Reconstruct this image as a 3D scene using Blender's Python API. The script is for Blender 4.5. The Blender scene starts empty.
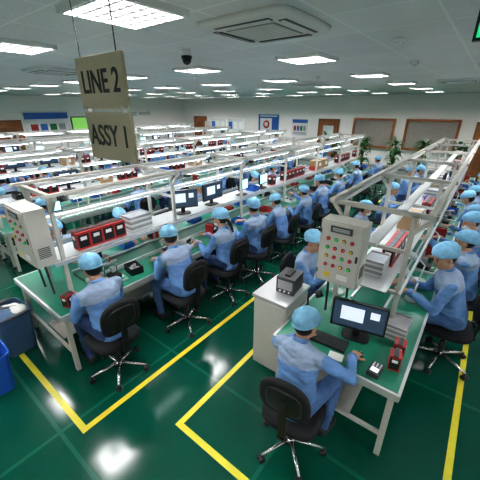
import bpy, math, random
import numpy as np
from mathutils import Vector, Matrix, noise
R = random.Random(11)
rad = math.radians
scene = bpy.context.scene

# ------------------------------------------------------------ materials
def mat(name, col, rough=.5, metal=0.0, em=None, es=0.0, var=.06, vs=8.0, bump=0.0, bs=60.0):
    m = bpy.data.materials.new(name); m.use_nodes = True
    nt = m.node_tree; n = nt.nodes; l = nt.links
    p = n['Principled BSDF']
    tc = n.new('ShaderNodeTexCoord')
    nz = n.new('ShaderNodeTexNoise'); nz.inputs['Scale'].default_value = vs; nz.inputs['Detail'].default_value = 3
    l.new(tc.outputs['Object'], nz.inputs['Vector'])
    rp = n.new('ShaderNodeValToRGB')
    a = [max(0, c*(1-var)) for c in col]; b = [min(1, c*(1+var)) for c in col]
    rp.color_ramp.elements[0].color = (*a, 1); rp.color_ramp.elements[0].position = .3
    rp.color_ramp.elements[1].color = (*b, 1); rp.color_ramp.elements[1].position = .7
    l.new(nz.outputs['Fac'], rp.inputs['Fac']); l.new(rp.outputs['Color'], p.inputs['Base Color'])
    p.inputs['Roughness'].default_value = rough; p.inputs['Metallic'].default_value = metal
    if es:
        p.inputs['Emission Color'].default_value = (*(em or col), 1); p.inputs['Emission Strength'].default_value = es
    if bump:
        n2 = n.new('ShaderNodeTexNoise'); n2.inputs['Scale'].default_value = bs
        l.new(tc.outputs['Object'], n2.inputs['Vector'])
        bp = n.new('ShaderNodeBump'); bp.inputs['Strength'].default_value = bump; bp.inputs['Distance'].default_value = .01
        l.new(n2.outputs['Fac'], bp.inputs['Height']); l.new(bp.outputs['Normal'], p.inputs['Normal'])
    return m

def grid_mat(name, tile, line, w, h, mortar, sx, sy, rough, bump=0, metal=0, varscale=1.5, mixf=.35):
    m = bpy.data.materials.new(name); m.use_nodes = True
    nt = m.node_tree; n = nt.nodes; l = nt.links; p = n['Principled BSDF']
    tc = n.new('ShaderNodeTexCoord'); mp = n.new('ShaderNodeMapping'); mp.inputs['Location'].default_value = (sx, sy, 0)
    l.new(tc.outputs['Object'], mp.inputs['Vector'])
    br = n.new('ShaderNodeTexBrick'); br.offset = 0; br.squash = 1
    br.inputs['Scale'].default_value = 1; br.inputs['Brick Width'].default_value = w; br.inputs['Row Height'].default_value = h
    br.inputs['Mortar Size'].default_value = mortar; br.inputs['Mortar Smooth'].default_value = .1
    br.inputs['Color1'].default_value = (*tile, 1); br.inputs['Color2'].default_value = (*[c*1.08 for c in tile], 1)
    br.inputs['Mortar'].default_value = (*line, 1)
    l.new(mp.outputs['Vector'], br.inputs['Vector'])
    nz = n.new('ShaderNodeTexNoise'); nz.inputs['Scale'].default_value = varscale; nz.inputs['Detail'].default_value = 4
    l.new(tc.outputs['Object'], nz.inputs['Vector'])
    mx = n.new('ShaderNodeMix'); mx.data_type = 'RGBA'; mx.blend_type = 'MULTIPLY'; mx.inputs[0].default_value = mixf
    l.new(br.outputs['Color'], mx.inputs[6]); l.new(nz.outputs['Fac'], mx.inputs[7])
    l.new(mx.outputs[2], p.inputs['Base Color'])
    p.inputs['Roughness'].default_value = rough; p.inputs['Metallic'].default_value = metal
    if bump:
        vo = n.new('ShaderNodeTexVoronoi'); vo.inputs['Scale'].default_value = 22
        l.new(tc.outputs['Object'], vo.inputs['Vector'])
        bp = n.new('ShaderNodeBump'); bp.inputs['Strength'].default_value = bump; bp.inputs['Distance'].default_value = .01
        l.new(vo.outputs['Distance'], bp.inputs['Height']); l.new(bp.outputs['Normal'], p.inputs['Normal'])
    return m

M = {}
M['floor'] = grid_mat('floor_green_epoxy', (.003,.090,.056), (.014,.15,.10), 1.6, 1.3, .018, 2.42, -.45, .13)
M['ceil'] = grid_mat('ceiling_tiles', (.78,.79,.80), (.95,.96,.96), .66, .66, .010, 2.43, -1.12, .45, bump=.35, mixf=.12)
M['wall'] = mat('wall_paint', (.92,.90,.87), .7, var=.015)
M['trim'] = mat('trim_grey', (.35,.36,.36), .5)
M['yellow'] = mat('yellow_floor_paint', (.72,.66,.05), .3, var=.08, vs=5)
M['alu'] = mat('aluminium_profile', (.62,.64,.64), .35, .5, var=.04)
M['cream'] = mat('cream_steel', (.56,.55,.50), .4, var=.03)
M['white'] = mat('white_plastic', (.72,.74,.73), .4, var=.02)
M['grey'] = mat('grey_plastic', (.33,.34,.35), .45)
M['dgrey'] = mat('dark_grey_plastic', (.05,.052,.055), .45)
M['black'] = mat('black_plastic', (.010,.010,.012), .4)
M['fabric'] = mat('black_fabric', (.011,.012,.015), .85, bump=.3, bs=300)
M['chrome'] = mat('chrome', (.6,.6,.6), .18, 1.0, var=.02)
M['gtop'] = mat('green_bench_mat', (.018,.21,.13), .3, var=.08, vs=3)
M['belt'] = mat('green_conveyor_belt', (.010,.16,.10), .35, var=.08, vs=3)
M['red'] = mat('red_box', (.42,.03,.025), .4)
M['btngreen'] = mat('green_button', (.02,.4,.08), .3, em=(.02,.6,.1), es=.2)
M['btnred'] = mat('red_button', (.55,.02,.02), .3, em=(.8,.03,.02), es=.12)
M['btnyel'] = mat('yellow_button', (.75,.52,.03), .3)
M['blue'] = mat('blue_plastic', (.015,.11,.48), .4)
M['binblue'] = mat('slate_blue_plastic', (.06,.13,.24), .45)
M['bag'] = mat('dark_bag', (.03,.035,.045), .3, bump=.6, bs=25)
M['tube'] = mat('lamp_tube', (.9,.95,1), .4, em=(.85,.93,1), es=8)
M['panel'] = mat('ceiling_lamp_panel', (1,1,1), .4, em=(1,.955,.965), es=48)
M['louver'] = mat('lamp_louver', (.08,.08,.08), .5)
M['brown'] = mat('brown_wood', (.33,.12,.04), .4, var=.2, vs=4)
M['dbrown'] = mat('dark_brown_frame', (.24,.09,.035), .45, var=.15)
M['blind'] = mat('blind_slats', (.34,.32,.28), .6, var=.08)
M['glass'] = mat('frosted_glass', (.66,.72,.72), .25)
M['screen'] = mat('screen_dark', (.02,.03,.05), .15, em=(.05,.09,.14), es=.4)
M['screenw'] = mat('screen_window', (.6,.65,.7), .3, em=(.75,.85,.95), es=.5)
M['cyan'] = mat('screen_cyan', (.3,.7,.8), .3, em=(.45,.85,1), es=1.5)
M['tvgreen'] = mat('tv_picture', (.15,.4,.08), .3, em=(.3,.7,.15), es=.4)
M['exit'] = mat('exit_green', (.02,.4,.15), .3, em=(.03,.75,.3), es=.6)
M['paper'] = mat('paper', (.8,.8,.78), .7, var=.03)
M['pblue'] = mat('poster_blue', (.03,.13,.45), .5)
M['pcb'] = mat('pcb_green', (.01,.18,.06), .35)
M['sign'] = mat('sign_board', (.56,.48,.34), .45, var=.04, vs=2)
M['ink'] = mat('sign_ink', (.02,.02,.022), .5)
M['skin'] = mat('skin', (.52,.29,.19), .5, var=.05, vs=20)
M['lips'] = mat('lips', (.38,.13,.10), .45)
M['eyew'] = mat('eye_white', (.60,.56,.52), .3)
M['hair'] = mat('black_hair', (.010,.009,.009), .5, bump=.4, bs=200)
M['jacket'] = mat('blue_work_jacket', (.135,.28,.55), .8, var=.18, vs=9, bump=.45, bs=28)
M['yoke'] = mat('pale_jacket_yoke', (.29,.38,.52), .8, var=.08, vs=9, bump=.3, bs=28)
M['cap'] = mat('blue_bouffant_cap', (.22,.48,.68), .8, var=.12, vs=25, bump=.5, bs=70)
M['trouser'] = mat('navy_trousers', (.03,.06,.15), .85, var=.15, vs=8, bump=.3, bs=35)
M['jeans'] = mat('blue_work_trousers', (.08,.17,.36), .85, var=.14, vs=8, bump=.3, bs=35)
M['shoe'] = mat('black_shoes', (.02,.02,.022), .5)
M['leaf'] = mat('plant_leaf', (.03,.14,.03), .5, var=.4, vs=12)
M['pot'] = mat('plant_pot', (.55,.55,.52), .4)
M['soil'] = mat('potting_soil', (.05,.03,.02), .9)
M['card'] = mat('cardboard', (.36,.24,.13), .75)

# ------------------------------------------------------------ mesh builder
class B:
    def __init__(s):
        s.v=[]; s.f=[]; s.m=[]; s.sm=[]; s.mats=[]
    def mi(s, k):
        if k not in s.mats: s.mats.append(k)
        return s.mats.index(k)
    def add(s, vs, fs, k, smooth=False):
        o=len(s.v)
        for v in vs: s.v.append(tuple(v))
        for f in fs:
            s.f.append(tuple(i+o for i in f))
            s.m.append(s.mi(k) ); s.sm.append(smooth)
    def box(s, c, d, k, rot=None):
        x,y,z=[q/2 for q in d]
        vs=[Vector((a*x,b*y,e*z)) for e in(-1,1) for b in(-1,1) for a in(-1,1)]
        if rot is not None: vs=[rot @ v for v in vs]
        vs=[v+Vector(c) for v in vs]
        s.add(vs,[(0,2,3,1),(4,5,7,6),(0,1,5,4),(1,3,7,5),(3,2,6,7),(2,0,4,6)],k)
    def loft(s, rings, k, smooth=True, caps=True):
        n=len(rings[0]); vs=[p for r in rings for p in r]; fs=[]
        for i in range(len(rings)-1):
            for j in range(n):
                a=i*n+j; b=i*n+(j+1)%n
                fs.append((a,b,b+n,a+n))
        if caps:
            fs.append(tuple(range(n-1,-1,-1))); fs.append(tuple((len(rings)-1)*n+j for j in range(n)))
        s.add(vs,fs,k,smooth)
    def cyl(s,p0,p1,r0,k,r1=None,n=12,smooth=True):
        r1=r0 if r1 is None else r1
        p0=Vector(p0);p1=Vector(p1);d=(p1-p0).normalized()
        u=d.orthogonal().normalized();w=d.cross(u)
        ring=lambda p,r:[p+u*(r*math.cos(2*math.pi*j/n))+w*(r*math.sin(2*math.pi*j/n)) for j in range(n)]
        s.loft([ring(p0,r0),ring(p1,r1)],k,smooth)
    def tube(s,pts,r,k,n=8):
        for a,b in zip(pts[:-1],pts[1:]): s.cyl(a,b,r,k,n=n)
        for p in pts[1:-1]: s.ell(p,(r,r,r),k,8,6)
    def caps(s,p0,p1,r0,r1,k,n=14):
        p0=Vector(p0);p1=Vector(p1);d=p1-p0
        if d.length<1e-5: d=Vector((0,0,1))
        d.normalize();u=d.orthogonal().normalized();w=d.cross(u);rings=[]
        for a in(-80,-50,-20,0):
            rr=r0*math.cos(rad(a));c=p0+d*(r0*math.sin(rad(a)));rings.append((c,rr))
        for a in(0,20,50,80):
            rr=r1*math.cos(rad(a));c=p1+d*(r1*math.sin(rad(a)));rings.append((c,rr))
        s.loft([[c+u*(q*math.cos(2*math.pi*j/n))+w*(q*math.sin(2*math.pi*j/n)) for j in range(n)] for c,q in rings],k)
    def ell(s,c,r,k,nu=16,nv=10,rot=None,fn=None):
        vs=[];c=Vector(c)
        for i in range(nv+1):
            ph=-math.pi/2+math.pi*(i+ (.25 if i==0 else -.25 if i==nv else 0))/nv
            ring=[]
            for j in range(nu):
                t=2*math.pi*j/nu
                v=Vector((r[0]*math.cos(ph)*math.cos(t),r[1]*math.cos(ph)*math.sin(t),r[2]*math.sin(ph)))
                if fn: v=fn(v)
                if rot is not None: v=rot@v
                ring.append(v+c)
            vs.append(ring)
        s.loft(vs,k)
    def splate(s,c,a,b,t,k,e=3.5,n=28,rot=None,rings=None,curve=0):
        rg=rings or [(-.5,.80),(-.42,.93),(-.2,1),(.2,1),(.42,.94),(.5,.82)]
        out=[];c=Vector(c)
        for h,sc in rg:
            ring=[]
            for j in range(n):
                th=2*math.pi*j/n;ct,st=math.cos(th),math.sin(th)
                x=a*sc*math.copysign(abs(ct)**(2/e),ct);y=b*sc*math.copysign(abs(st)**(2/e),st)
                v=Vector((x,y,h*t+curve*x*x))
                if rot is not None: v=rot@v
                ring.append(v+c)
            out.append(ring)
        s.loft(out,k)
    def text(s,txt,size,k,Mx,ext=.002):
        cu=bpy.data.curves.new('t','FONT');cu.body=txt;cu.size=size;cu.extrude=ext;cu.align_x='CENTER';cu.align_y='CENTER';cu.offset=size*.012
        ob=bpy.data.objects.new('t',cu);scene.collection.objects.link(ob)
        bpy.context.view_layer.update()
        me=bpy.data.meshes.new_from_object(ob.evaluated_get(bpy.context.evaluated_depsgraph_get()))
        s.add([Mx@v.co for v in me.vertices],[tuple(p.vertices) for p in me.polygons],k)
        bpy.data.objects.remove(ob);bpy.data.meshes.remove(me)
    def mesh(s,name):
        me=bpy.data.meshes.new(name);me.from_pydata(s.v,[],s.f)
        for k in s.mats: me.materials.append(M[k])
        me.polygons.foreach_set('material_index',s.m);me.polygons.foreach_set('use_smooth',s.sm);me.update()
        return me
    def build(s,name,loc=(0,0,0),rz=0,bevel=0,scale=1):
        return put(s.mesh(name),name,loc,rz,bevel,scale)
def put(me,name,loc=(0,0,0),rz=0,bevel=0,scale=1):
    ob=bpy.data.objects.new(name,me);scene.collection.objects.link(ob)
    ob.location=loc;ob.rotation_euler=(0,0,rz);ob.scale=(scale,)*3
    if bevel:
        b=ob.modifiers.new('bevel','BEVEL');b.width=bevel;b.segments=2;b.limit_method='ANGLE'
    return ob
RX=lambda a:Matrix.Rotation(rad(a),3,'X')
RY=lambda a:Matrix.Rotation(rad(a),3,'Y')
RZ=lambda a:Matrix.Rotation(rad(a),3,'Z')

# ------------------------------------------------------------ room
XL,XR,YN,YB,HC=-18.0,2.6,-2.5,16.5,3.3
b=B();b.box(((XL+XR)/2,(YN+YB)/2,-.05),(XR-XL,YB-YN,.1),'floor');b.build('floor')
b=B();b.box(((XL+XR)/2,(YN+YB)/2,HC+.05),(XR-XL+.4,YB-YN+.4,.1),'ceil');b.build('ceiling')
b=B();b.box((XL-.1,(YN+YB)/2,HC/2),(.2,YB-YN+.4,HC),'wall');b.build('wall_left')
b=B();b.box((XR+.1,(YN+YB)/2,HC/2),(.2,YB-YN+.4,HC),'wall');b.build('wall_right')
b=B();b.box(((XL+XR)/2,YB+.1,HC/2),(XR-XL,.2,HC),'wall');b.build('wall_back')
b=B();b.box(((XL+XR)/2,YN-.1,HC/2),(XR-XL,.2,HC),'wall');b.build('wall_front')
b=B();b.box(((XL+XR)/2,YB-.01,.05),(XR-XL,.02,.1),'trim');b.build('baseboard_back')
b=B();b.box((XL+.01,(YN+YB)/2,.05),(.02,YB-YN,.1),'trim');b.build('baseboard_left')
b=B();b.box(((XL+XR)/2,YB-.02,HC-.03),(XR-XL,.04,.05),'white');b.build('trim_1')
b=B();b.box((XL+.02,(YN+YB)/2,HC-.03),(.04,YB-YN,.05),'white');b.build('trim_2')

# yellow floor marking
b=B();W=.055;z=.002
def strip(x0,y0,x1,y1): b.box(((x0+x1)/2,(y0+y1)/2,z),(abs(x1-x0)+W,abs(y1-y0)+W,.004),'yellow')
strip(-2.27,.60,-2.27,13);strip(-4.6,.60,-2.27-W,.60)
b.build('floor_marking')
b=B();strip(-1.63,1.17,-1.63,13);strip(-1.63+W,1.17,.39-W,1.17);strip(.39,1.17,.39,13);b.build('floor_marking')

# ceiling lamps
def lamp_mesh():
    b=B();s=.6
    for sx,sy,w,h in((0,s/2-.015,s,.03),(0,-s/2+.015,s,.03),(s/2-.015,0,.03,s-.06),(-s/2+.015,0,.03,s-.06)):
        b.box((sx,sy,-.02),(w,h,.04),'white')
    b.box((0,0,-.005),(s-.06,s-.06,.006),'panel')
    for i in range(1,6):
        q=-.27+.09*i
        b.box((q,0,-.024),(.014,s-.06,.028),'louver');b.box((0,q,-.024),(s-.06,.014,.028),'louver')
    return b.mesh('ceiling_lamp')
LM=lamp_mesh()
for i in range(8):
    for j in range(6):
        put(LM,'ceiling_lamp',(-2.1-1.98*i,1.45+2.64*j,HC))
for j in range(2,6): put(LM,'ceiling_lamp',(-.12,1.45+2.64*j,HC))
for x in(-6.06,-4.08,-2.1,-.12,1.86): put(LM,'ceiling_lamp',(x,-1.19,HC))
put(LM,'ceiling_lamp',(1.86,1.45,HC));put(LM,'ceiling_lamp',(1.86,4.09,HC))

def ac_mesh():
    b=B();b.splate((0,0,-.025),.47,.47,.05,'white',e=9,rings=[(-.5,.90),(-.3,.98),(.5,1)])
    b.box((0,0,-.052),(.50,.50,.012),'grey')
    for i in range(11): b.box((0,-.225+.045*i,-.06),(.48,.012,.008),'white')
    for a in range(4):
        r=RZ(90*a)
        c=r@Vector((0,.345,-.05));b.box(c,(.56,.07,.012),'dgrey',rot=r)
        c=r@Vector((0,.345,-.057));b.box(c,(.55,.045,.006),'white',rot=r@RX(20))
    return b.mesh('ceiling_air_conditioner')
AC=ac_mesh()
for p in((-1.62,2.4),(-6.2,2.75),(-4.1,8.1),(-9.5,8.1),(-.9,9.4)): put(AC,'ceiling_air_conditioner',(*p,HC),scale=.88)
def smoke(x,y):
    b=B();b.cyl((0,0,0),(0,0,-.03),.055,'white',r1=.05,n=20);b.cyl((0,0,-.03),(0,0,-.05),.035,'white',r1=.03,n=20);b.build('smoke_detector',(x,y,HC))
for p in((-.9,3.6),(-3.1,6.6),(-1.1,5.4),(-5.1,5.0)): smoke(*p)
b=B();b.cyl((0,0,0),(0,0,-.06),.05,'white');b.cyl((0,0,-.06),(0,0,-.09),.06,'black',n=20);b.ell((0,0,-.10),(.05,.05,.05),'black');b.build('security_camera',(-2.93,2.77,HC))

# hanging sign
def board(b,z,txt,y,x0,x1):
    cx=(x0+x1)/2;w=x1-x0
    b.box((cx,y,z),(w,.02,.30),'sign')
    b.text(txt,.185,'ink',Matrix.Translation((cx,y-.0115,z))@Matrix.Rotation(rad(90),4,'X')@Matrix.Diagonal((.84,1,1,1)))
b=B()
board(b,2.845,'LINE 2',1.15,-2.26,-1.73);board(b,2.525,'ASSY 1',1.15,-2.25,-1.72)
for x in(-2.20,-1.79):
    b.cyl((x,1.15,2.67),(x,1.15,HC),.004,'black',n=6)
    b.box((x,1.15,2.685),(.02,.03,.05),'chrome')
b.build('hanging_line_sign',bevel=.003)
b=B();b.box((0,0,-.17),(.36,.05,.2),'black');b.box((0,-.028,-.17),(.32,.006,.16),'exit')
b.text('EXIT',.12,'paper',Matrix.Translation((0,-.033,-.17))@Matrix.Rotation(rad(90),4,'X'))
b.cyl((-.1,0,0),(-.1,0,-.08),.006,'chrome');b.cyl((.1,0,0),(.1,0,-.08),.006,'chrome')
b.build('exit_sign',(-.08,2.60,HC),scale=.85)

# doors/windows on back wall
def door(name,x,w,wall='back',y=0,glass=True):
    b=B();h=2.1
    b.box((0,-.035,h/2),(w-.16,.05,h),'brown')
    for sx in(-1,1): b.box((sx*(w/2-.04),-.045,h/2+.02),(.08,.08,h+.04),'dbrown')
    b.box((0,-.045,h+.04),(w,.08,.08),'dbrown')
    if glass: b.box((0,-.065,1.25),(w*.5,.02,1.2),'glass')
    else:
        for zz in(.6,1.5): b.box((0,-.065,zz),(w*.55,.02,.7),'dbrown')
    b.cyl((w*.33,-.05,1.0),(w*.33,-.10,1.0),.012,'chrome');b.cyl((w*.33,-.10,1.0),(w*.33-.1,-.10,1.0),.01,'chrome')
    if wall=='back': b.build(name,(x,YB,0),bevel=.004)
    else: b.build(name,(XL,y,0),rz=rad(90),bevel=.004)
door('door_1',-6.9,1.15);door('door_2',-16.4,1.2,glass=False);door('door_3',0,1.2,'left',5.3,glass=False);door('door_4',.0,1.15,glass=False)
def window(name,x0,x1):
    b=B();w=x1-x0;z0,z1=.9,2.25
    for sx in(-1,1): b.box((sx*(w/2-.05),-.065,(z0+z1)/2),(.10,.12,z1-z0),'brown')
    for zz in(z0+.05,z1-.05): b.box((0,-.065,zz),(w-.2,.12,.10),'brown')
    b.box((0,-.02,(z0+z1)/2),(w-.2,.02,z1-z0-.2),'glass')
    n=26
    for i in range(n): b.box((0,-.06,z0+.13+i*(z1-z0-.26)/(n-1)),(w-.22,.035,.006),'blind',rot=RX(55))
    for sx in(-.3,.3): b.box((sx*w,-.085,(z0+z1)/2),(.01,.004,z1-z0-.2),'blind')
    b.build(name,((x0+x1)/2,YB,0))
window('window_1',-5.6,-3.65);window('window_2',-3.2,-1.1)

def poster(name,x,z,w,h,wall,y=0,kind=0):
    b=B();b.box((0,-.016,0),(w,.024,h),'white')
    if kind==0:
        b.box((0,-.030,h*.36),(w*.94,.005,h*.2),'pblue')
        for i in range(4): b.box((-w*.3+i*w*.2,-.030,-.05),(w*.15,.005,h*.28),('red','pblue','pcb','grey')[i])
        for i in range(3): b.box((0,-.030,-h*.28-i*h*.06),(w*.8,.005,h*.02),'ink')
    elif kind==1:
        b.box((0,-.030,0),(w*.96,.005,h*.95),'pblue')
        b.box((-w*.12,-.034,.0),(w*.55,.005,h*.6),'paper')
        b.cyl((-w*.1,-.035,0),(-w*.1,-.042,0),h*.2,'red',n=20);b.cyl((-w*.1,-.040,0),(-w*.1,-.046,0),h*.11,'paper',n=20)
        b.box((0,-.034,h*.4),(w*.8,.005,h*.06),'paper')
    elif kind==2:
        b.box((0,-.04,0),(w,.04,h),'black');b.box((0,-.063,0),(w*.92,.004,h*.88),'tvgreen')
    if wall=='back': b.build(name,(x,YB,z))
    else: b.build(name,(XL,y,z),rz=rad(90))
poster('wall_poster',0,1.8,2.2,1.5,'left',7.1,0)
poster('wall_television',0,1.85,1.3,.85,'left',8.9,2)
poster('wall_poster',-10.7,1.8,1.5,1.15,'back',kind=1)
poster('wall_poster',-8.6,1.7,1.0,.9,'back',kind=0)
b=B();b.text('enjoy great work',.42,'grey',Matrix.Translation((0,-.008,0))@Matrix.Rotation(rad(90),4,'X'));b.build('wall_lettering',(XL,12.0,2.40),rz=rad(90))

def board_stand(x,y):
    b=B()
    for sx in(-.6,.6):
        b.cyl((sx,0,.04),(sx,0,2.1),.02,'alu');b.box((sx,0,.02),(.06,.5,.04),'alu')
    b.box((0,0,1.5),(1.2,.03,1.1),'glass')
    for i in range(3):
        for j in range(2): b.box((-.38+.38*i,-.02,1.25+.5*j),(.28,.005,.4),('paper','pblue','paper','paper','pcb','paper')[i*2+j])
    for zz in(.93,2.07): b.box((0,0,zz),(1.24,.045,.04),'alu')
    b.build('notice_board_stand',(x,y,0))
board_stand(-12.2,15.2);board_stand(-13.6,15.2)
def locker(x,y,w=1.0,h=1.7,rz=0):
    b=B();b.box((0,0,h/2+.03),(w,.45,h-.06),'white')
    for sx in(-1,1):
        b.box((sx*w/4,-.23,h/2+.03),(w/2-.02,.015,h-.1),'cream');b.box((sx*.06,-.245,h/2),(.02,.02,.14),'chrome')
        for i in range(4): b.box((sx*w/4,-.24,h*.82+i*.03),(w*.3,.006,.008),'dgrey')
    for sx in(-1,1):
        for sy in(-1,1): b.box((sx*(w/2-.05),sy*.18,.03),(.05,.05,.06),'black')
    b.build('storage_cabinet',(x,y,0),rz,bevel=.005)
for y in(10.6,11.9,13.2,14.5): locker(XL+.35,y,1.1,1.5,rad(90))
locker(-14.9,16.1,1.0,1.9);locker(-9.2,16.1,.9,1.2)

def plant_mesh(seed):
    r=random.Random(seed);b=B()
    b.cyl((0,0,0),(0,0,.34),.13,'pot',r1=.19,n=20);b.cyl((0,0,.32),(0,0,.36),.2,'pot',n=20);b.cyl((0,0,.355),(0,0,.37),.17,'soil',n=16)
    for t in range(3): b.cyl((.03*t-.03,0,.35),(.05*t-.05,.03,.95),.012,'brown',n=6)
    for i in range(80):
        a=r.random()*6.28;h=.5+r.random()*.75;L=.20+.15*r.random();w=.04+r.random()*.02
        d=Vector((math.cos(a),math.sin(a),0));sd=Vector((-d.y,d.x,0));rise=r.uniform(.1,.35)
        vs=[];p=Vector((0,0,h))
        for k in range(7):
            t=k/6;c=p+d*(L*t)+Vector((0,0,rise*t-.55*t*t*L*1.6));ww=w*math.sin(math.pi*min(1,.08+t*.9))
            vs+= [c-sd*ww,c-Vector((0,0,.006)),c+sd*ww]
        fs=[]
        for k in range(6):
            o=3*k;fs+=[(o,o+1,o+4,o+3),(o+1,o+2,o+5,o+4)]
        b.add(vs,fs,'leaf',True)
    return b.mesh('potted_plant')
PM=[plant_mesh(1),plant_mesh(2)]
for i,p in enumerate([(-5.05,13.1),(-3.95,13.2),(-2.8,13.3),(-1.85,13.3),(-6.2,14.6),(-.75,13.2)]): put(PM[i%2],'potted_plant',(*p,0),i,scale=1.25)

# ------------------------------------------------------------ chair
def chair_mesh():
    b=B()
    b.splate((0,.02,.445),.235,.225,.075,'fabric',curve=.12)
    b.splate((0,.02,.405),.17,.17,.02,'black')
    tilt=RX(90+6)
    b.splate((0,-.20,.79),.195,.175,.055,'fabric',e=3,rot=tilt,curve=.5)
    b.splate((0,-.235,.79),.14,.12,.02,'black',rot=tilt)
    b.box((0,-.235,.62),(.06,.015,.42),'black',rot=RX(4))
    b.box((0,-.11,.395),(.06,.26,.015),'black')
    b.cyl((0,0,.10),(0,0,.26),.03,'black',n=14);b.cyl((0,0,.25),(0,0,.40),.016,'chrome',n=12)
    b.box((0,0,.395),(.16,.18,.03),'black')
    b.cyl((.1,0,.385),(.26,.02,.38),.007,'black',n=6)
    b.cyl((0,0,.075),(0,0,.125),.045,'chrome',r1=.035,n=16)
    for i in range(5):
        a=rad(72*i+20);d=Vector((math.cos(a),math.sin(a),0))
        b.cyl(d*.03+Vector((0,0,.105)),d*.28+Vector((0,0,.07)),.022,'chrome',r1=.014,n=8)
        c=d*.28;s=Vector((-d.y,d.x,0))
        b.cyl(c+Vector((0,0,.045)),c+Vector((0,0,.075)),.008,'black',n=8)
        for q in(-1,1): b.cyl(c+s*(.008*q)+Vector((0,0,.027)),c+s*(.026*q)+Vector((0,0,.027)),.027,'black',n=14)
        b.ell(c+Vector((0,0,.04)),(.02,.02,.018),'black',8,6)
    return b.mesh('swivel_chair')
CH=chair_mesh()

# ------------------------------------------------------------ people
def remesh(b,vox,it):
    me=b.mesh('tmp');ob=bpy.data.objects.new('tmp',me);scene.collection.objects.link(ob)
    r=ob.modifiers.new('r','REMESH');r.mode='VOXEL';r.voxel_size=vox
    s=ob.modifiers.new('s','SMOOTH');s.factor=.5;s.iterations=it
    bpy.context.view_layer.update()
    m2=bpy.data.meshes.new_from_object(ob.evaluated_get(bpy.context.evaluated_depsgraph_get()))
    V=[v.co.copy() for v in m2.vertices];N=[v.normal.copy() for v in m2.vertices];F=[tuple(p.vertices) for p in m2.polygons]
    bpy.data.objects.remove(ob);bpy.data.meshes.remove(me);bpy.data.meshes.remove(m2)
    return V,N,F
def ik(S,Wt,a,c,pole):
    d=Wt-S;L=d.length
    if L>(a+c)*.985: Wt=S+d*((a+c)*.985/L);d=Wt-S;L=d.length
    x=(a*a-c*c+L*L)/(2*L);h=math.sqrt(max(0,a*a-x*x));u=d.normalized()
    p=(pole-u*pole.dot(u)).normalized()
    return S+u*x+p*h,Wt
def hand(out,wr,d,nrm,side,curl,vox):
    d=d.normalized();nrm=(nrm-d*nrm.dot(d)).normalized();lat=d.cross(nrm)*side  # lat toward thumb
    b=B()
    b.caps(wr-d*.05,wr+d*.012,.027,.024,'skin')
    lens={.028:(.040,.025,.020),.0095:(.045,.029,.021),-.0095:(.041,.027,.020),-.027:(.032,.021,.018)}
    for off,(l1,l2,l3) in lens.items():
        k=wr+d*(.088-abs(off-.0095)*.25)+lat*off
        b.caps(wr+d*.015+lat*off*.6,k,.0145,.0115,'skin',10)
        ang=0;p=k;rr=.0098 if off>-.02 else .0085
        for q,(L,c) in enumerate(((l1,curl[0]),(l2,curl[1]),(l3,curl[2]))):
            ang+=rad(c);dd=d*math.cos(ang)+nrm*math.sin(ang)+lat*off*1.2
            e=p+dd.normalized()*L;b.caps(p,e,rr,rr*.9,'skin',10);p=e;rr*=.9
    p=wr+d*.022+lat*.022
    t1=p+(d*.55+lat*.75+nrm*.25).normalized()*.042
    t2=t1+(d*.85+lat*.35+nrm*.35).normalized()*.032
    t3=t2+(d*.95+lat*.0+nrm*.3).normalized()*.024
    b.caps(p,t1,.016,.0125,'skin',10);b.caps(t1,t2,.0115,.0105,'skin',10);b.caps(t2,t3,.0105,.0085,'skin',10)
    V,N,F=remesh(b,vox,2);out.add(V,F,'skin',True)

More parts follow.
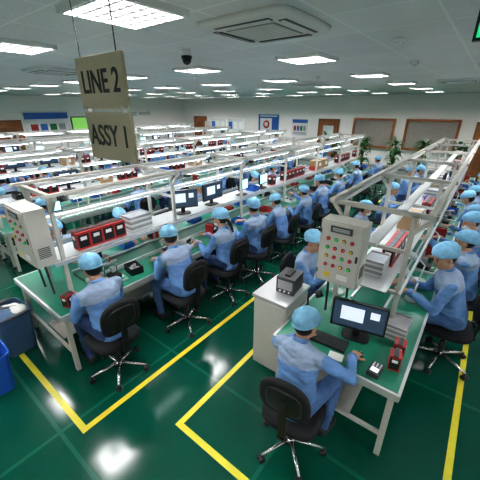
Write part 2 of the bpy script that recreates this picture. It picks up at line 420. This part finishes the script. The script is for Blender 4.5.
def person(name,lean=10,roll=0,twist=0,hy=0,hp=-20,WL=(-.12,.40,.815),WR=(.12,.42,.815),dL=(.3,1,-.1),dR=(-.3,1,-.1),nL=(0,0,-1),nR=(0,0,-1),
           curl=(28,32,22),stand=False,trouser='trouser',vox=.011,hv=.0042,ponytail=False,legs=(0,0),poleL=(-.6,-.5,-1),poleR=(.6,-.5,-1),feet=0,seed=0,mask=False):
    out=B()
    P=Vector((0,0,.93 if stand else .57))
    Rm=RY(roll)@RX(-lean);Rt=Rm@RZ(twist)
    L=lambda x,y,h:P+Rt@Vector((x,y,h))
    b=B();segs=[]
    def cap(p0,p1,r0,r1,lab):
        b.caps(p0,p1,r0,r1,'jacket',16);segs.append((Vector(p0),Vector(p1),r0,r1,lab))
    n=24;rings=[]
    for h,rx,ry,yo in((-.10,.12,.10,-.01),(-.05,.168,.125,-.01),(.03,.178,.132,-.005),(.12,.168,.125,0),(.22,.160,.118,.0),(.32,.178,.125,.005),(.40,.180,.118,0),(.455,.145,.092,-.005),(.49,.085,.07,0),(.515,.055,.055,.005)):
        Rh=Rm@RZ(twist*min(1,max(0,h/.4)))
        Rb=Rh if h>.0 else RX(-lean*.3)@RZ(0)
        rings.append([P+Rb@Vector((rx*math.cos(2*math.pi*j/n),yo+ry*math.sin(2*math.pi*j/n),h)) for j in range(n)])
    b.loft(rings,'jacket')
    segs.append((L(0,0,-.04),L(0,0,.36),.14,.15,'jacket'));segs.append((L(-.08,0,.40),L(.08,0,.40),.09,.09,'jacket'))
    neck0=L(0,.0,.47);hc=L(0,.045,.47)+Vector((0,.02,.155))
    cap(neck0,neck0.lerp(hc,.75),.056,.052,'skin')
    for sx in(-1,1):
        S=L(sx*.172,0,.415);cap(L(sx*.05,0,.44),S,.058,.058,'jacket')
        Wt=Vector(WL if sx<0 else WR);E,Wt=ik(S,Wt,.285,.255,Vector(poleL if sx<0 else poleR))
        cap(S,E,.060,.049,'jacket');cap(E,Wt,.049,.036,'jacket')
        dd=(Wt-E).normalized();out.cyl(Wt-dd*.03,Wt+dd*.012,.040,'jacket',r1=.041,n=16)
        hand(out,Wt+dd*.012,Vector(dL if sx<0 else dR),Vector(nL if sx<0 else nR),1 if sx<0 else -1,curl,hv)
        hipj=P+Vector((sx*.088,0,-.0 if not stand else -.03));lo=legs[0 if sx<0 else 1]
        if stand:
            K=P+Vector((sx*.10,.03+lo,-.44));A=Vector((sx*.11,-.0+lo*.5,.09))
            cap(hipj,K,.092,.062,'trouser')
        else:
            K=P+Vector((sx*(.13+abs(lo)*.3),.43,-.01));A=Vector((sx*(.13+abs(lo)*.3),.36+feet+lo,.10))
            cap(hipj,K,.088,.064,'trouser')
        cap(K,A,.062,.043,'trouser')
        cap(A+Vector((0,-.035,-.055)),A+Vector((sx*.015,.13,-.06)),.045,.038,'shoe')
    V,N,F=remesh(b,vox,5)
    V2=[]
    for v,nn in zip(V,N):
        q=Vector((v.x*9+seed,v.y*9,v.z*22));a=noise.noise(q)*.009+noise.noise(q*2.3)*.005
        if v.z<.1: a=0
        V2.append(v+nn*a)
    C=np.array([[sum(V2[i][k] for i in f)/len(f) for k in range(3)] for f in F])
    best=np.full(len(F),1e9);lab=np.zeros(len(F),int);names=['jacket','trouser','skin','shoe','yoke']
    for p0,p1,r0,r1,lb in segs:
        a=np.array(p0);d=np.array(p1)-a;t=np.clip(((C-a)@d)/max(1e-9,d@d),0,1)
        dist=np.linalg.norm(C-(a+t[:,None]*d),axis=1)-(r0+(r1-r0)*t)
        w=dist<best;best[w]=dist[w];lab[w]=names.index(lb)
    Ri=np.array((Rt).inverted());loc=(C-np.array(P))@Ri.T
    lab[(lab==0)&(loc[:,2]>.33)&(loc[:,2]<.6)&(np.abs(loc[:,0])<.215)&(loc[:,1]<.13)]=4
    lab[(lab==2)&(loc[:,2]<.495)]=4
    keys=['jacket',trouser,'skin','shoe','yoke']
    o=len(out.v)
    out.v+= [tuple(v) for v in V2]
    idx=[out.mi(k) for k in keys]
    for f,lb in zip(F,lab): out.f.append(tuple(i+o for i in f));out.m.append(idx[lb]);out.sm.append(True)
    cR=Rt
    cr=[]
    for h,r in((.475,.075),(.50,.068),(.525,.064),(.52,.058)):
        cr.append([P+cR@Vector((r*math.cos(2*math.pi*j/20),.004+r*.95*math.sin(2*math.pi*j/20),h+.012*(-math.sin(2*math.pi*j/20)))) for j in range(20)])
    out.loft(cr,'jacket',caps=False)
    # head
    Rhd=RY(roll*.4)@RZ(hy)@RX(hp)
    H=lambda x,y,z:hc+Rhd@Vector((x,y,z))
    hb=B()
    hb.ell(H(0,-.008,.022),(.075,.093,.098),'skin',24,16,rot=Rhd)
    hb.ell(H(0,.026,-.035),(.060,.066,.076),'skin',20,14,rot=Rhd)
    hb.ell(H(0,.062,-.090),(.026,.022,.022),'skin',12,8,rot=Rhd)
    hb.caps(H(0,.088,.008),H(0,.103,-.026),.009,.0125,'skin',10)
    for sx in(-1,1):
        hb.caps(H(sx*.0105,.094,-.030),H(sx*.006,.094,-.030),.008,.008,'skin',8)
        hb.ell(H(sx*.036,.060,-.028),(.022,.02,.018),'skin',10,8,rot=Rhd)
        hb.caps(H(sx*.015,.083,.020),H(sx*.045,.070,.020),.008,.007,'skin',8)
        hb.ell(H(sx*.076,-.004,-.012),(.010,.020,.032),'skin',10,8,rot=Rhd)
    hb.caps(H(0,-.01,-.03),hc.lerp(neck0,.6),.052,.052,'skin')
    V,N,F=remesh(hb,.005,2);out.add(V,F,'skin',True)
    for sx in(-1,1):
        out.ell(H(sx*.030,.077,.001),(.0125,.0085,.0048),'eyew',10,8,rot=Rhd)
        out.ell(H(sx*.030,.0835,.000),(.0058,.004,.0046),'hair',8,6,rot=Rhd)
        out.caps(H(sx*.019,.084,.006),H(sx*.041,.080,.006),.0022,.0018,'hair',6)
        out.caps(H(sx*.017,.091,.022),H(sx*.045,.078,.021),.0033,.0025,'hair',6)
    if mask:
        out.ell(H(0,.048,-.050),(.058,.060,.044),'white',20,12,rot=Rhd)
    else:
        out.caps(H(-.020,.084,-.058),H(0,.090,-.056),.004,.006,'lips',8);out.caps(H(.020,.084,-.058),H(0,.090,-.056),.004,.006,'lips',8)
    out.ell(H(0,-.030,.0),(.079,.076,.080),'hair',20,12,rot=Rhd)
    def cf(v):
        pl=-.050+.30*v.y+.02
        if v.z<pl:
            v=Vector((v.x*.93,v.y*.93,pl-.004+ (v.z-pl)*.02))
        return v*(1+.06*noise.noise(v*28+Vector((seed,0,0)))+.04*noise.noise(v*60))
    out.ell(H(0,-.020,.054),(.098,.125,.098),'cap',36,24,rot=Rhd,fn=cf)
    bd=[]
    for k,(dr,dz) in enumerate(((0,-.008),(.006,0),(0,.008))):
        bd.append([H((.087+dr)*math.cos(2*math.pi*j/28),-.018+(.109+dr)*math.sin(2*math.pi*j/28),.028+.034*math.sin(2*math.pi*j/28)+dz) for j in range(28)])
    out.loft(bd,'cap',caps=False)
    if ponytail:
        out.caps(H(0,-.105,-.05),H(0,-.12,-.12),.024,.028,'hair');out.caps(H(0,-.12,-.12),H(0,-.12,-.22),.028,.012,'hair')
    return out.mesh(name)

PB=[person('factory_worker',lean=12,hp=-28,hy=5,seed=1),
    person('factory_worker',lean=7,hp=-20,hy=18,WL=(-.17,.38,.815),WR=(.03,.40,.87),ponytail=True,seed=2,mask=True),
    person('factory_worker',lean=17,hp=-30,hy=-14,WL=(-.06,.42,.815),WR=(.20,.44,.815),twist=-6,trouser='jeans',seed=3),
    person('factory_worker',lean=4,hp=-12,hy=-22,WL=(-.14,.36,.82),WR=(.10,.36,.88),twist=-5,seed=4),
    person('factory_worker',lean=22,hp=-34,hy=0,roll=5,WL=(-.14,.45,.815),WR=(.08,.46,.83),trouser='jeans',seed=12),
    person('factory_worker',lean=6,hp=-14,hy=38,twist=14,WL=(-.24,.38,.815),WR=(.06,.44,.85),mask=True,seed=13),
    person('factory_worker',lean=8,hp=-6,hy=-8,roll=-4,WR=(.20,.46,1.02),WL=(-.15,.38,.815),dR=(-.1,1,.3),seed=14)]
PREACH=person('factory_worker',lean=9,hp=-8,hy=8,WL=(.10,.52,1.08),WR=(.22,.38,.815),dL=(.2,1,.25),poleL=(-.8,-.2,-.8),seed=5,trouser='jeans')
PLOOK=person('factory_worker',lean=16,hp=-22,hy=35,twist=8,WL=(-.16,.40,.79),WR=(.06,.44,.79),seed=8,trouser='jeans')
PSTAND=person('factory_worker',stand=True,lean=4,hp=-20,WL=(-.18,.28,1.02),WR=(.16,.30,1.02),legs=(.05,-.05),seed=6)

def seat(me,x,y,rz,sc=None,jit=True):
    j=R.uniform(-9,9) if jit else 0
    if jit: y+=R.uniform(-.05,.05);x+=R.uniform(-.03,.03)
    sc=sc or R.uniform(.95,1.04)
    put(me,'factory_worker',(x,y,0),rad(rz+j),scale=sc)
    put(CH,'swivel_chair',(x,y,0),rad(rz+j),scale=sc)

# ------------------------------------------------------------ bench assets
def redbox():
    b=B();b.box((0,0,.10),(.12,.15,.20),'red');b.box((0,-.077,.10),(.10,.004,.15),'black');b.box((.0615,0,.10),(.003,.12,.15),'black')
    b.box((.064,0,.13),(.002,.07,.04),'paper');b.box((0,-.080,.14),(.06,.002,.04),'paper');b.box((0,0,.205),(.05,.15,.01),'dgrey')
    return b.mesh('component_box')
def trays():
    b=B()
    for i in range(6):
        z=.005+i*.032
        b.box((0,0,z),(.30,.22,.01),'grey')
        for sx in(-1,1): b.box((sx*.147,0,z+.012),(.008,.23,.024),'grey' if i%2 else 'white')
        for sy in(-1,1): b.box((0,sy*.108,z+.012),(.286,.008,.024),'grey' if i%2 else 'white')
    return b.mesh('parts_tray_stack')
def monitor(w=.46,h=.28,cy=False):
    b=B()
    b.box((0,0,.10+h/2),(w,.035,h),'black');b.box((0,-.019,.105+h/2),(w-.03,.003,h-.035),'cyan' if cy else 'screen')
    if not cy: b.box((-w*.12,-.0215,.12+h/2),(w*.42,.002,h*.5),'screenw');b.box((w*.28,-.0215,.15+h/2),(w*.16,.002,h*.25),'screenw')
    b.box((0,.03,.10+h/2),(w*.6,.03,h*.6),'black');b.box((0,.035,.09),(.06,.02,.18),'black')
    b.splate((0,.03,.008),.12,.09,.016,'black')
    return b.mesh('computer_monitor')
def keyboard():
    b=B();b.box((0,0,.009),(.44,.15,.018),'black')
    for r in range(5):
        for c in range(15): b.box((-.2+.0285*c,-.055+.0265*r,.0205),(.022,.020,.006),'dgrey')
    return b.mesh('computer_keyboard')
def mouse():
    b=B();b.ell((0,0,.012),(.03,.052,.022),'black',16,10,fn=lambda v:Vector((v.x,v.y,max(v.z,-.012))));b.cyl((0,.03,.028),(0,.02,.033),.006,'grey',n=8);return b.mesh('computer_mouse')
def fixture():
    b=B();b.box((0,0,.012),(.20,.24,.024),'alu');b.box((0,.02,.05),(.12,.14,.05),'black')
    for sx in(-.08,.08):
        b.cyl((sx,.09,.02),(sx,.09,.20),.008,'chrome',n=8)
    b.box((0,.09,.20),(.20,.04,.025),'grey');b.cyl((0,.09,.20),(0,.04,.29),.009,'red',n=8);b.box((0,.03,.13),(.05,.05,.06),'grey')
    b.box((0,-.08,.03),(.10,.05,.01),'pcb');b.cyl((.07,-.09,.024),(.07,-.09,.04),.012,'btngreen',n=10)
    return b.mesh('test_fixture')
def obin(w,d,h,k,name,fill=None):
    b=B();t=.008;b.box((0,0,t/2),(w,d,t),k)
    for sx in(-1,1): b.box((sx*(w-t)/2,0,h/2),(t,d,h),k)
    for sy in(-1,1): b.box((0,sy*(d-t)/2,h/2),(w-2*t,t,h),k)
    if fill:
        r=random.Random(3)
        for i in range(18): b.box((r.uniform(-w*.36,w*.36),r.uniform(-d*.36,d*.36),t+.012+h*.35*r.random()),(.04,.03,.02),fill,rot=RZ(r.uniform(0,90)))
    return b.mesh(name)
A_red,A_tray,A_mon,A_kb,A_ms,A_fx=redbox(),trays(),monitor(),keyboard(),mouse(),fixture()
A_scr=monitor(.30,.20,True)
A_bins=[obin(.16,.22,.09,'blue','parts_bin','pcb'),obin(.16,.22,.09,'black','parts_bin','grey'),obin(.20,.26,.07,'white','parts_bin','black'),obin(.16,.22,.09,'red','parts_bin','black')]
b=B();b.box((0,0,.11),(.32,.24,.22),'card');b.box((0,0,.2215),(.05,.24,.003),'cream');b.box((0,-.1215,.12),(.12,.003,.08),'paper');A_card=b.mesh('cardboard_box')
def lampm():
    b=B();b.cyl((0,0,0),(0,0,.02),.07,'white',n=18);b.tube([(0,0,.02),(0,-.02,.22),(0,.12,.33)],.009,'white');b.cyl((0,.12,.335),(0,.14,.29),.05,'white',r1=.06,n=18);b.cyl((0,.14,.289),(0,.141,.286),.05,'tube',n=18)
    return b.mesh('bench_lamp')
A_lamp=lampm()

TZ=.77
def mids(L,y0,y1):
    L=sorted(L);o=[y0+.05]
    for i in range(1,len(L)-1,2): o.append((L[i]+L[i+1])/2)
    o.append(y1-.05);return o
def line(cx,w,y0,y1,pl,pr,rack0=None):
    b=B();r0=y0 if rack0 is None else rack0
    Lc=(y0+y1)/2;Ln=y1-y0
    b.box((cx,Lc,TZ-.02),(w,Ln,.03),'grey')
    b.box((cx,Lc,TZ-.0025),(w-.03,Ln-.03,.005),'gtop')
    for sx in(-1,1): b.box((cx+sx*(w/2-.006),Lc,TZ-.03),(.022,Ln,.06),'alu')
    for yy in(y0,y1): b.box((cx,yy,TZ-.03),(w,.022,.06),'alu')
    lc=(r0+.25+y1)/2;ln=y1-r0-.3
    for sx in(-1,1): b.box((cx+sx*.17,lc,TZ+.02),(.025,ln,.05),'alu')
    b.box((cx,lc,TZ+.012),(.315,ln,.012),'belt')
    for sx,L in((-1,pl),(1,pr)):
        xx=cx+sx*(w/2-.05)
        ms=mids(L,y0,y1)
        for yy in ms:
            b.box((xx,yy,(TZ-.06)/2+.01),(.045,.045,TZ-.08),'cream');b.cyl((xx,yy,0),(xx,yy,.03),.022,'black',n=10)
        b.box((xx-sx*.0,Lc,TZ-.085),(.03,Ln-.1,.05),'cream')
    for yy in(y0+.05,y1-.05): b.box((cx,yy,.25),(w-.14,.03,.03),'cream');b.box((cx,yy,TZ-.085),(w-.14,.03,.05),'cream')
    b.box((cx,Lc,.22),(.42,Ln-.2,.025),'cream')
    py=[];y=r0+.06
    while y<y1: py.append(y);y+=1.56
    for y in py:
        for sx in(-1,1):
            b.box((cx+sx*.28,y,.95),(.04,.04,1.9),'cream');b.box((cx+sx*.28,y,.01),(.08,.08,.02),'black')
            b.box((cx+sx*.34,y,1.80),(.03,.03,.22),'cream',rot=RY(sx*40))
        b.box((cx,y,1.90),(.88,.04,.04),'cream');b.box((cx,y,.30),(.56,.035,.035),'cream')
        b.box((cx,y,1.15),(.56,.035,.03),'cream');b.box((cx,y,1.56),(.56,.03,.03),'cream')
    rl=py[-1]-py[0]+.2;rc=(py[-1]+py[0])/2
    for sx in(-1,1):
        b.box((cx+sx*.40,rc,1.93),(.04,rl,.03),'cream')
        b.box((cx+sx*.305,rc,1.18),(.02,rl,.045),'alu')
        for y in py[:-1]:
            b.box((cx+sx*.40,y+.78,1.885),(.07,1.3,.04),'white');b.box((cx+sx*.40,y+.78,1.862),(.035,1.2,.008),'tube')
    b.box((cx,rc,1.60),(.09,rl,.035),'white')
    for y in py[:-1]: b.box((cx,y+.78,1.578),(.03,1.2,.012),'tube')
    b.box((cx,rc,1.170),(.40,rl,.012),'alu')
    b.build('assembly_line')
    return py
SZ=1.176
def dress(cx,w,y0,y1,seed,pl,pr,ys0,py,skip=None):
    r=random.Random(seed)
    y=ys0
    while y<y1-.4:
        near=min(abs(y-p) for p in py)
        if near<.22: y+=.1;continue
        k=r.random()
        if k<.30:
            for i in range(3): 
                if min(abs(y+.16*i-p) for p in py)>.12: put(A_red,'component_box',(cx+.08,y+.16*i,SZ))
            y+=.52
        elif k<.46: put(A_tray,'parts_tray_stack',(cx,y,SZ),rad(90));y+=.34
        elif k<.58: put(A_card,'cardboard_box',(cx,y,SZ),rad(90));y+=.40
        elif k<.70: put(A_mon,'computer_monitor',(cx+.1,y+.1,SZ),rad(90));y+=.62
        elif k<.85: put(A_scr,'computer_monitor',(cx+.12,y,SZ),rad(90+r.uniform(-10,10)));y+=.40
        else: put(A_bins[r.randrange(4)],'parts_bin',(cx+.05,y,SZ),rad(90));y+=.27
    for sx,L in((-1,pl),(1,pr)):
        rz=rad(90) if sx>0 else rad(-90)
        for q in L:
            if q>y1-.3: continue
            k=r.random()
            m=[A_fx,A_bins[0],A_bins[3],A_bins[2],A_red,A_lamp,A_scr][r.randrange(7)]
            put(m,m.name.split('.')[0],(cx+sx*.34,q+.30 if q+.3<y1 else q,TZ),rz+rad(r.uniform(-8,8)))
            m=[A_fx,A_bins[0],A_bins[1],A_bins[2],A_fx,A_lamp][r.randrange(6)]
            if k<.8: put(m,m.name.split('.')[0],(cx+sx*.35,q-.18,TZ),rz+rad(r.uniform(-8,8)))

# Line 1
rng=lambda a,n,s:[a+s*i for i in range(n)]
prL1=[1.20,2.22,3.08,3.80,4.7,5.63,6.5,7.35,8.25,9.15,10.0,10.9];plL1=rng(1.5,11,.93)
c1,w1=-3.58,1.26
py=line(c1,w1,.86,11.6,plL1,prL1,rack0=1.08)
dress(c1,w1,.86,11.6,5,plL1,prL1[1:],3.6,py)
for i in range(4): put(A_red,'component_box',(-3.50,1.45+.155*i,SZ),scale=1.05)
put(A_tray,'parts_tray_stack',(-3.56,2.24,SZ),rad(90),scale=1.1)
put(A_mon,'computer_monitor',(-3.5,3.05,SZ),rad(60))
put(A_red,'component_box',(-3.10,1.02,TZ),rad(20),scale=.7)
put(A_fx,'test_fixture',(-3.2,1.62,TZ),rad(90));put(A_bins[1],'parts_bin',(-3.2,1.88,TZ),rad(80))
for i,y in enumerate(prL1):
    if i not in(8,10): seat(PB[(0,2,1,3,4,6,0,5)[i%8]],-2.64,y,90,sc=1.05 if i<4 else None,jit=i>2)
for i,y in enumerate(plL1):
    if i not in(2,4,7,8): seat(PB[(i*3+1)%7],c1-w1/2-.30,y,-90)

# Line 2
c2,w2=-.60,1.08
pr2=[3.56,4.40,5.2,6.05,6.9,7.75,8.6,9.5,10.4];pl2=[3.2,4.15,5.1,6.0,6.9,7.8,8.7,9.6,10.5]
py=line(c2,w2,1.97,11.6,pl2,pr2,rack0=2.68)
dress(c2,w2,1.97,11.6,9,pl2,pr2,4.5,py)
for i in range(4): put(A_red,'component_box',(-.54,3.25+.155*i,SZ),rad(0))
put(A_tray,'parts_tray_stack',(-.60,3.0,SZ),rad(90),scale=.85)
for i,y in enumerate(pr2):
    if i==0: seat(PLOOK,.14,y,95,sc=1.10,jit=False)
    elif i!=6: seat(PREACH if i==1 else PB[(2,0,5,3,4)[i%5]],.20,y,90)
for i,y in enumerate(pl2):
    if i not in(3,5): seat(PB[(3,0,1,2,6,4)[i%6]],c2-w2/2-.31,y,-90)

# other lines
for li,(cx,ya) in enumerate(((-6.6,1.3),(-9.6,1.6),(-12.6,2.2))):
    a=rng(ya+.4,10,.95);a2=rng(ya+.6,10,.95)
    py=line(cx,1.2,ya,ya+10.2,a,a2)
    dress(cx,1.2,ya,ya+10.2,20+li,a,a2,ya+.5,py)
    for i,y in enumerate(a): 
        if (i*7+li)%3!=1: seat(PB[(i*2+li)%7],cx-.9,y,-90)
    for i,y in enumerate(a2):
        if (i*5+li)%3!=2: seat(PB[(i*3+li+1)%7],cx+.9,y,90)
for x,y,rz in((-5.1,12.3,120),(-8.0,12.9,-60),(-11.2,12.8,30),(-8.1,6.2,90)): put(PSTAND,'factory_worker',(x,y,0),rad(rz))

# control cabinets
def cabinet(x0,x1,y,nm,full):
    b=B();w=x1-x0;cx=(x0+x1)/2;d=.19
    b.box((cx,y+d/2,1.50),(w,d,.60),'cream');b.box((cx,y-.006,1.50),(w-.03,.012,.57),'cream')
    for zz in(1.3,1.7): b.box((x0+.012,y-.014,zz),(.015,.012,.05),'chrome')
    b.box((x1-.03,y-.016,1.5),(.018,.010,.06),'black')
    ks=['btnred','btngreen','btnyel','btnred','btngreen']
    cols=4 if full else 3
    for r_ in range(4 if full else 3):
        for c in range(cols):
            xx=cx-w*.28+c*w*.56/(cols-1);zz=1.64-.085*r_
            b.cyl((xx,y-.012,zz),(xx,y-.018,zz),.018,'black',n=14);b.cyl((xx,y-.018,zz),(xx,y-.034,zz),.012,ks[(r_+c*(r_%2+1))%5],n=14)
    b.box((cx,y-.014,1.735),(w*.5,.008,.06),'dgrey');b.box((cx,y-.019,1.735),(w*.4,.003,.035),'grey')
    b.box((cx-w*.22,y-.014,1.285),(.05,.005,.05),'btnyel');b.box((cx+w*.15,y-.014,1.285),(.10,.005,.05),'paper')
    for i in range(6): b.box((x1+.002,y+d/2,1.3+.02*i),(.005,d*.6,.008),'dgrey')
    for s in(.25,.75): b.cyl((x0+w*s,y+d*.5,1.2),(x0+w*s,y+d*.5+.02,.80),.012,'dgrey',n=10)
    b.build(nm,bevel=.004)
cabinet(-3.76,-3.28,.885,'control_cabinet',False)
cabinet(-1.00,-.62,2.465,'control_cabinet',True)

# foreground workstation
put(A_mon,'computer_monitor',(-.53,2.385,TZ),rad(12),scale=1.0)
put(A_kb,'computer_keyboard',(-.76,2.19,TZ),rad(4))
put(A_ms,'computer_mouse',(-.425,2.18,TZ),rad(-5))
for p,a in(((-.17,2.24),10),((-.17,2.40),4)): put(A_red,'component_box',(*p,TZ),rad(a),scale=.7)
put(A_tray,'parts_tray_stack',(-.25,2.68,TZ),rad(90),scale=.8)
b=B();b.box((0,0,.001),(.12,.09,.002),'paper');b.build('paper_note',(-.58,2.06,TZ),rad(8))
b=B();b.box((0,0,.02),(.09,.14,.04),'dgrey');b.box((0,-.02,.0415),(.06,.05,.003),'screenw')
for i in range(3):
    for j in range(3): b.box((-.025+.025*i,.02+.018*j,.043),(.014,.010,.006),'white')
b.build('barcode_terminal',(-.27,2.09,TZ),rad(-5))
b=B()
b.box((0,0,.46),(.38,.48,.88),'cream')
b.box((0,-.245,.48),(.35,.012,.80),'cream');b.box((.15,-.255,.55),(.02,.015,.10),'chrome')
b.box((0,0,.915),(.41,.51,.03),'alu');b.box((.193,0,.62),(.006,.38,.30),'grey')
for i in range(7): b.box((.197,0,.32+.03*i),(.005,.32,.010),'dgrey')
for sx in(-1,1):
    for sy in(-1,1): b.cyl((sx*.15,sy*.18,0),(sx*.15,sy*.18,.03),.025,'black',n=10)
b.build('equipment_cabinet',(-1.355,2.46,0),bevel=.006)
b=B();b.box((0,0,.09),(.20,.24,.18),'dgrey');b.box((0,-.122,.10),(.16,.006,.10),'grey');b.box((0,0,.19),(.06,.14,.02),'black')
for i in range(3): b.cyl((-.05+.05*i,-.124,.03),(-.05+.05*i,-.135,.03),.012,'white',n=10)
for i in range(5): b.box((.102,0,.05+.025*i),(.004,.18,.008),'black')
b.build('power_supply_unit',(-1.30,2.52,.93),rad(5),bevel=.004)
b=B();b.tube([(0,0,0),(0,0,.22),(.10,-.02,.30)],.01,'black');b.cyl((0,0,0),(0,0,.015),.05,'black',n=16);b.cyl((.10,-.02,.31),(.13,-.03,.26),.03,'black',r1=.04,n=14);b.build('desk_lamp',(-1.05,2.46,TZ))

# foreground operator
fx,fy,fr=-.72,1.62,-6
Mi=(Matrix.Translation((fx,fy,0))@Matrix.Rotation(rad(fr),4,'Z')).inverted()
wr=Mi@Vector((-.455,2.08,.815));wl=Mi@Vector((-.88,2.07,.815))
FG=person('factory_worker',lean=16,roll=-9,hy=-10,hp=-18,WR=tuple(wr),WL=tuple(wl),dR=(.1,1,-.12),dL=(.15,1,-.1),curl=(22,28,18),trouser='jeans',vox=.009,hv=.0038,legs=(-.12,-.04),seed=9,poleR=(1,-.1,-.5),poleL=(-1,-.3,-.6))
put(FG,'factory_worker',(fx,fy,0),rad(fr));put(CH,'swivel_chair',(fx,fy,0),rad(fr+12))

# bins at left
def wbin(x,y,k,w,h,rz,bag):
    b=B();rg=[]
    for hh,s in((0,.80),(.02,.82),(h-.04,.98),(h-.04,1.04),(h,1.04),(h,.97),(h-.05,.95),(.08,.82)): rg.append((hh,s))
    n=28;out=[]
    for hh,s in rg:
        ring=[]
        for j in range(n):
            th=2*math.pi*j/n;ct,st=math.cos(th),math.sin(th)
            ring.append(Vector((w/2*s*math.copysign(abs(ct)**.35,ct),w*.42*s*math.copysign(abs(st)**.35,st),hh)))
        out.append(ring)
    b.loft(out,k,smooth=False)
    if bag:
        def f(v): return v*(1+.25*noise.noise(v*14))
        for i in range(5): b.ell((R.uniform(-.1,.1),R.uniform(-.08,.08),h-.06),(.13,.12,.08),('bag','paper','bag','binblue','paper')[i],18,12,fn=f)
        for s in(-1,1): b.ell((s*w*.5,0,h+.0),(.03,.16,.02),'bag',14,8,fn=f)
    b.build('waste_bin',(x,y,0),rad(rz))
wbin(-3.96,.64,'binblue',.44,.54,5,True)
wbin(-3.46,.26,'blue',.42,.46,0,False)
wbin(-4.5,.42,'blue',.44,.50,0,True)

# ------------------------------------------------------------ light + camera
w=bpy.data.worlds.new('world');scene.world=w;w.use_nodes=True
w.node_tree.nodes['Background'].inputs[0].default_value=(.8,.85,.9,1);w.node_tree.nodes['Background'].inputs[1].default_value=.4
cam=bpy.data.cameras.new('camera');co=bpy.data.objects.new('camera',cam);scene.collection.objects.link(co)
cam.sensor_width=36;cam.lens=305/480*36;cam.clip_start=.05
co.location=(0,0,2.7);co.rotation_euler=(rad(90-23.4),0,rad(38));scene.camera=co
scene.view_settings.view_transform='Standard'
scene.view_settings.exposure=.30
try: scene.view_settings.look='Medium High Contrast'
except Exception as e: print('look',e)
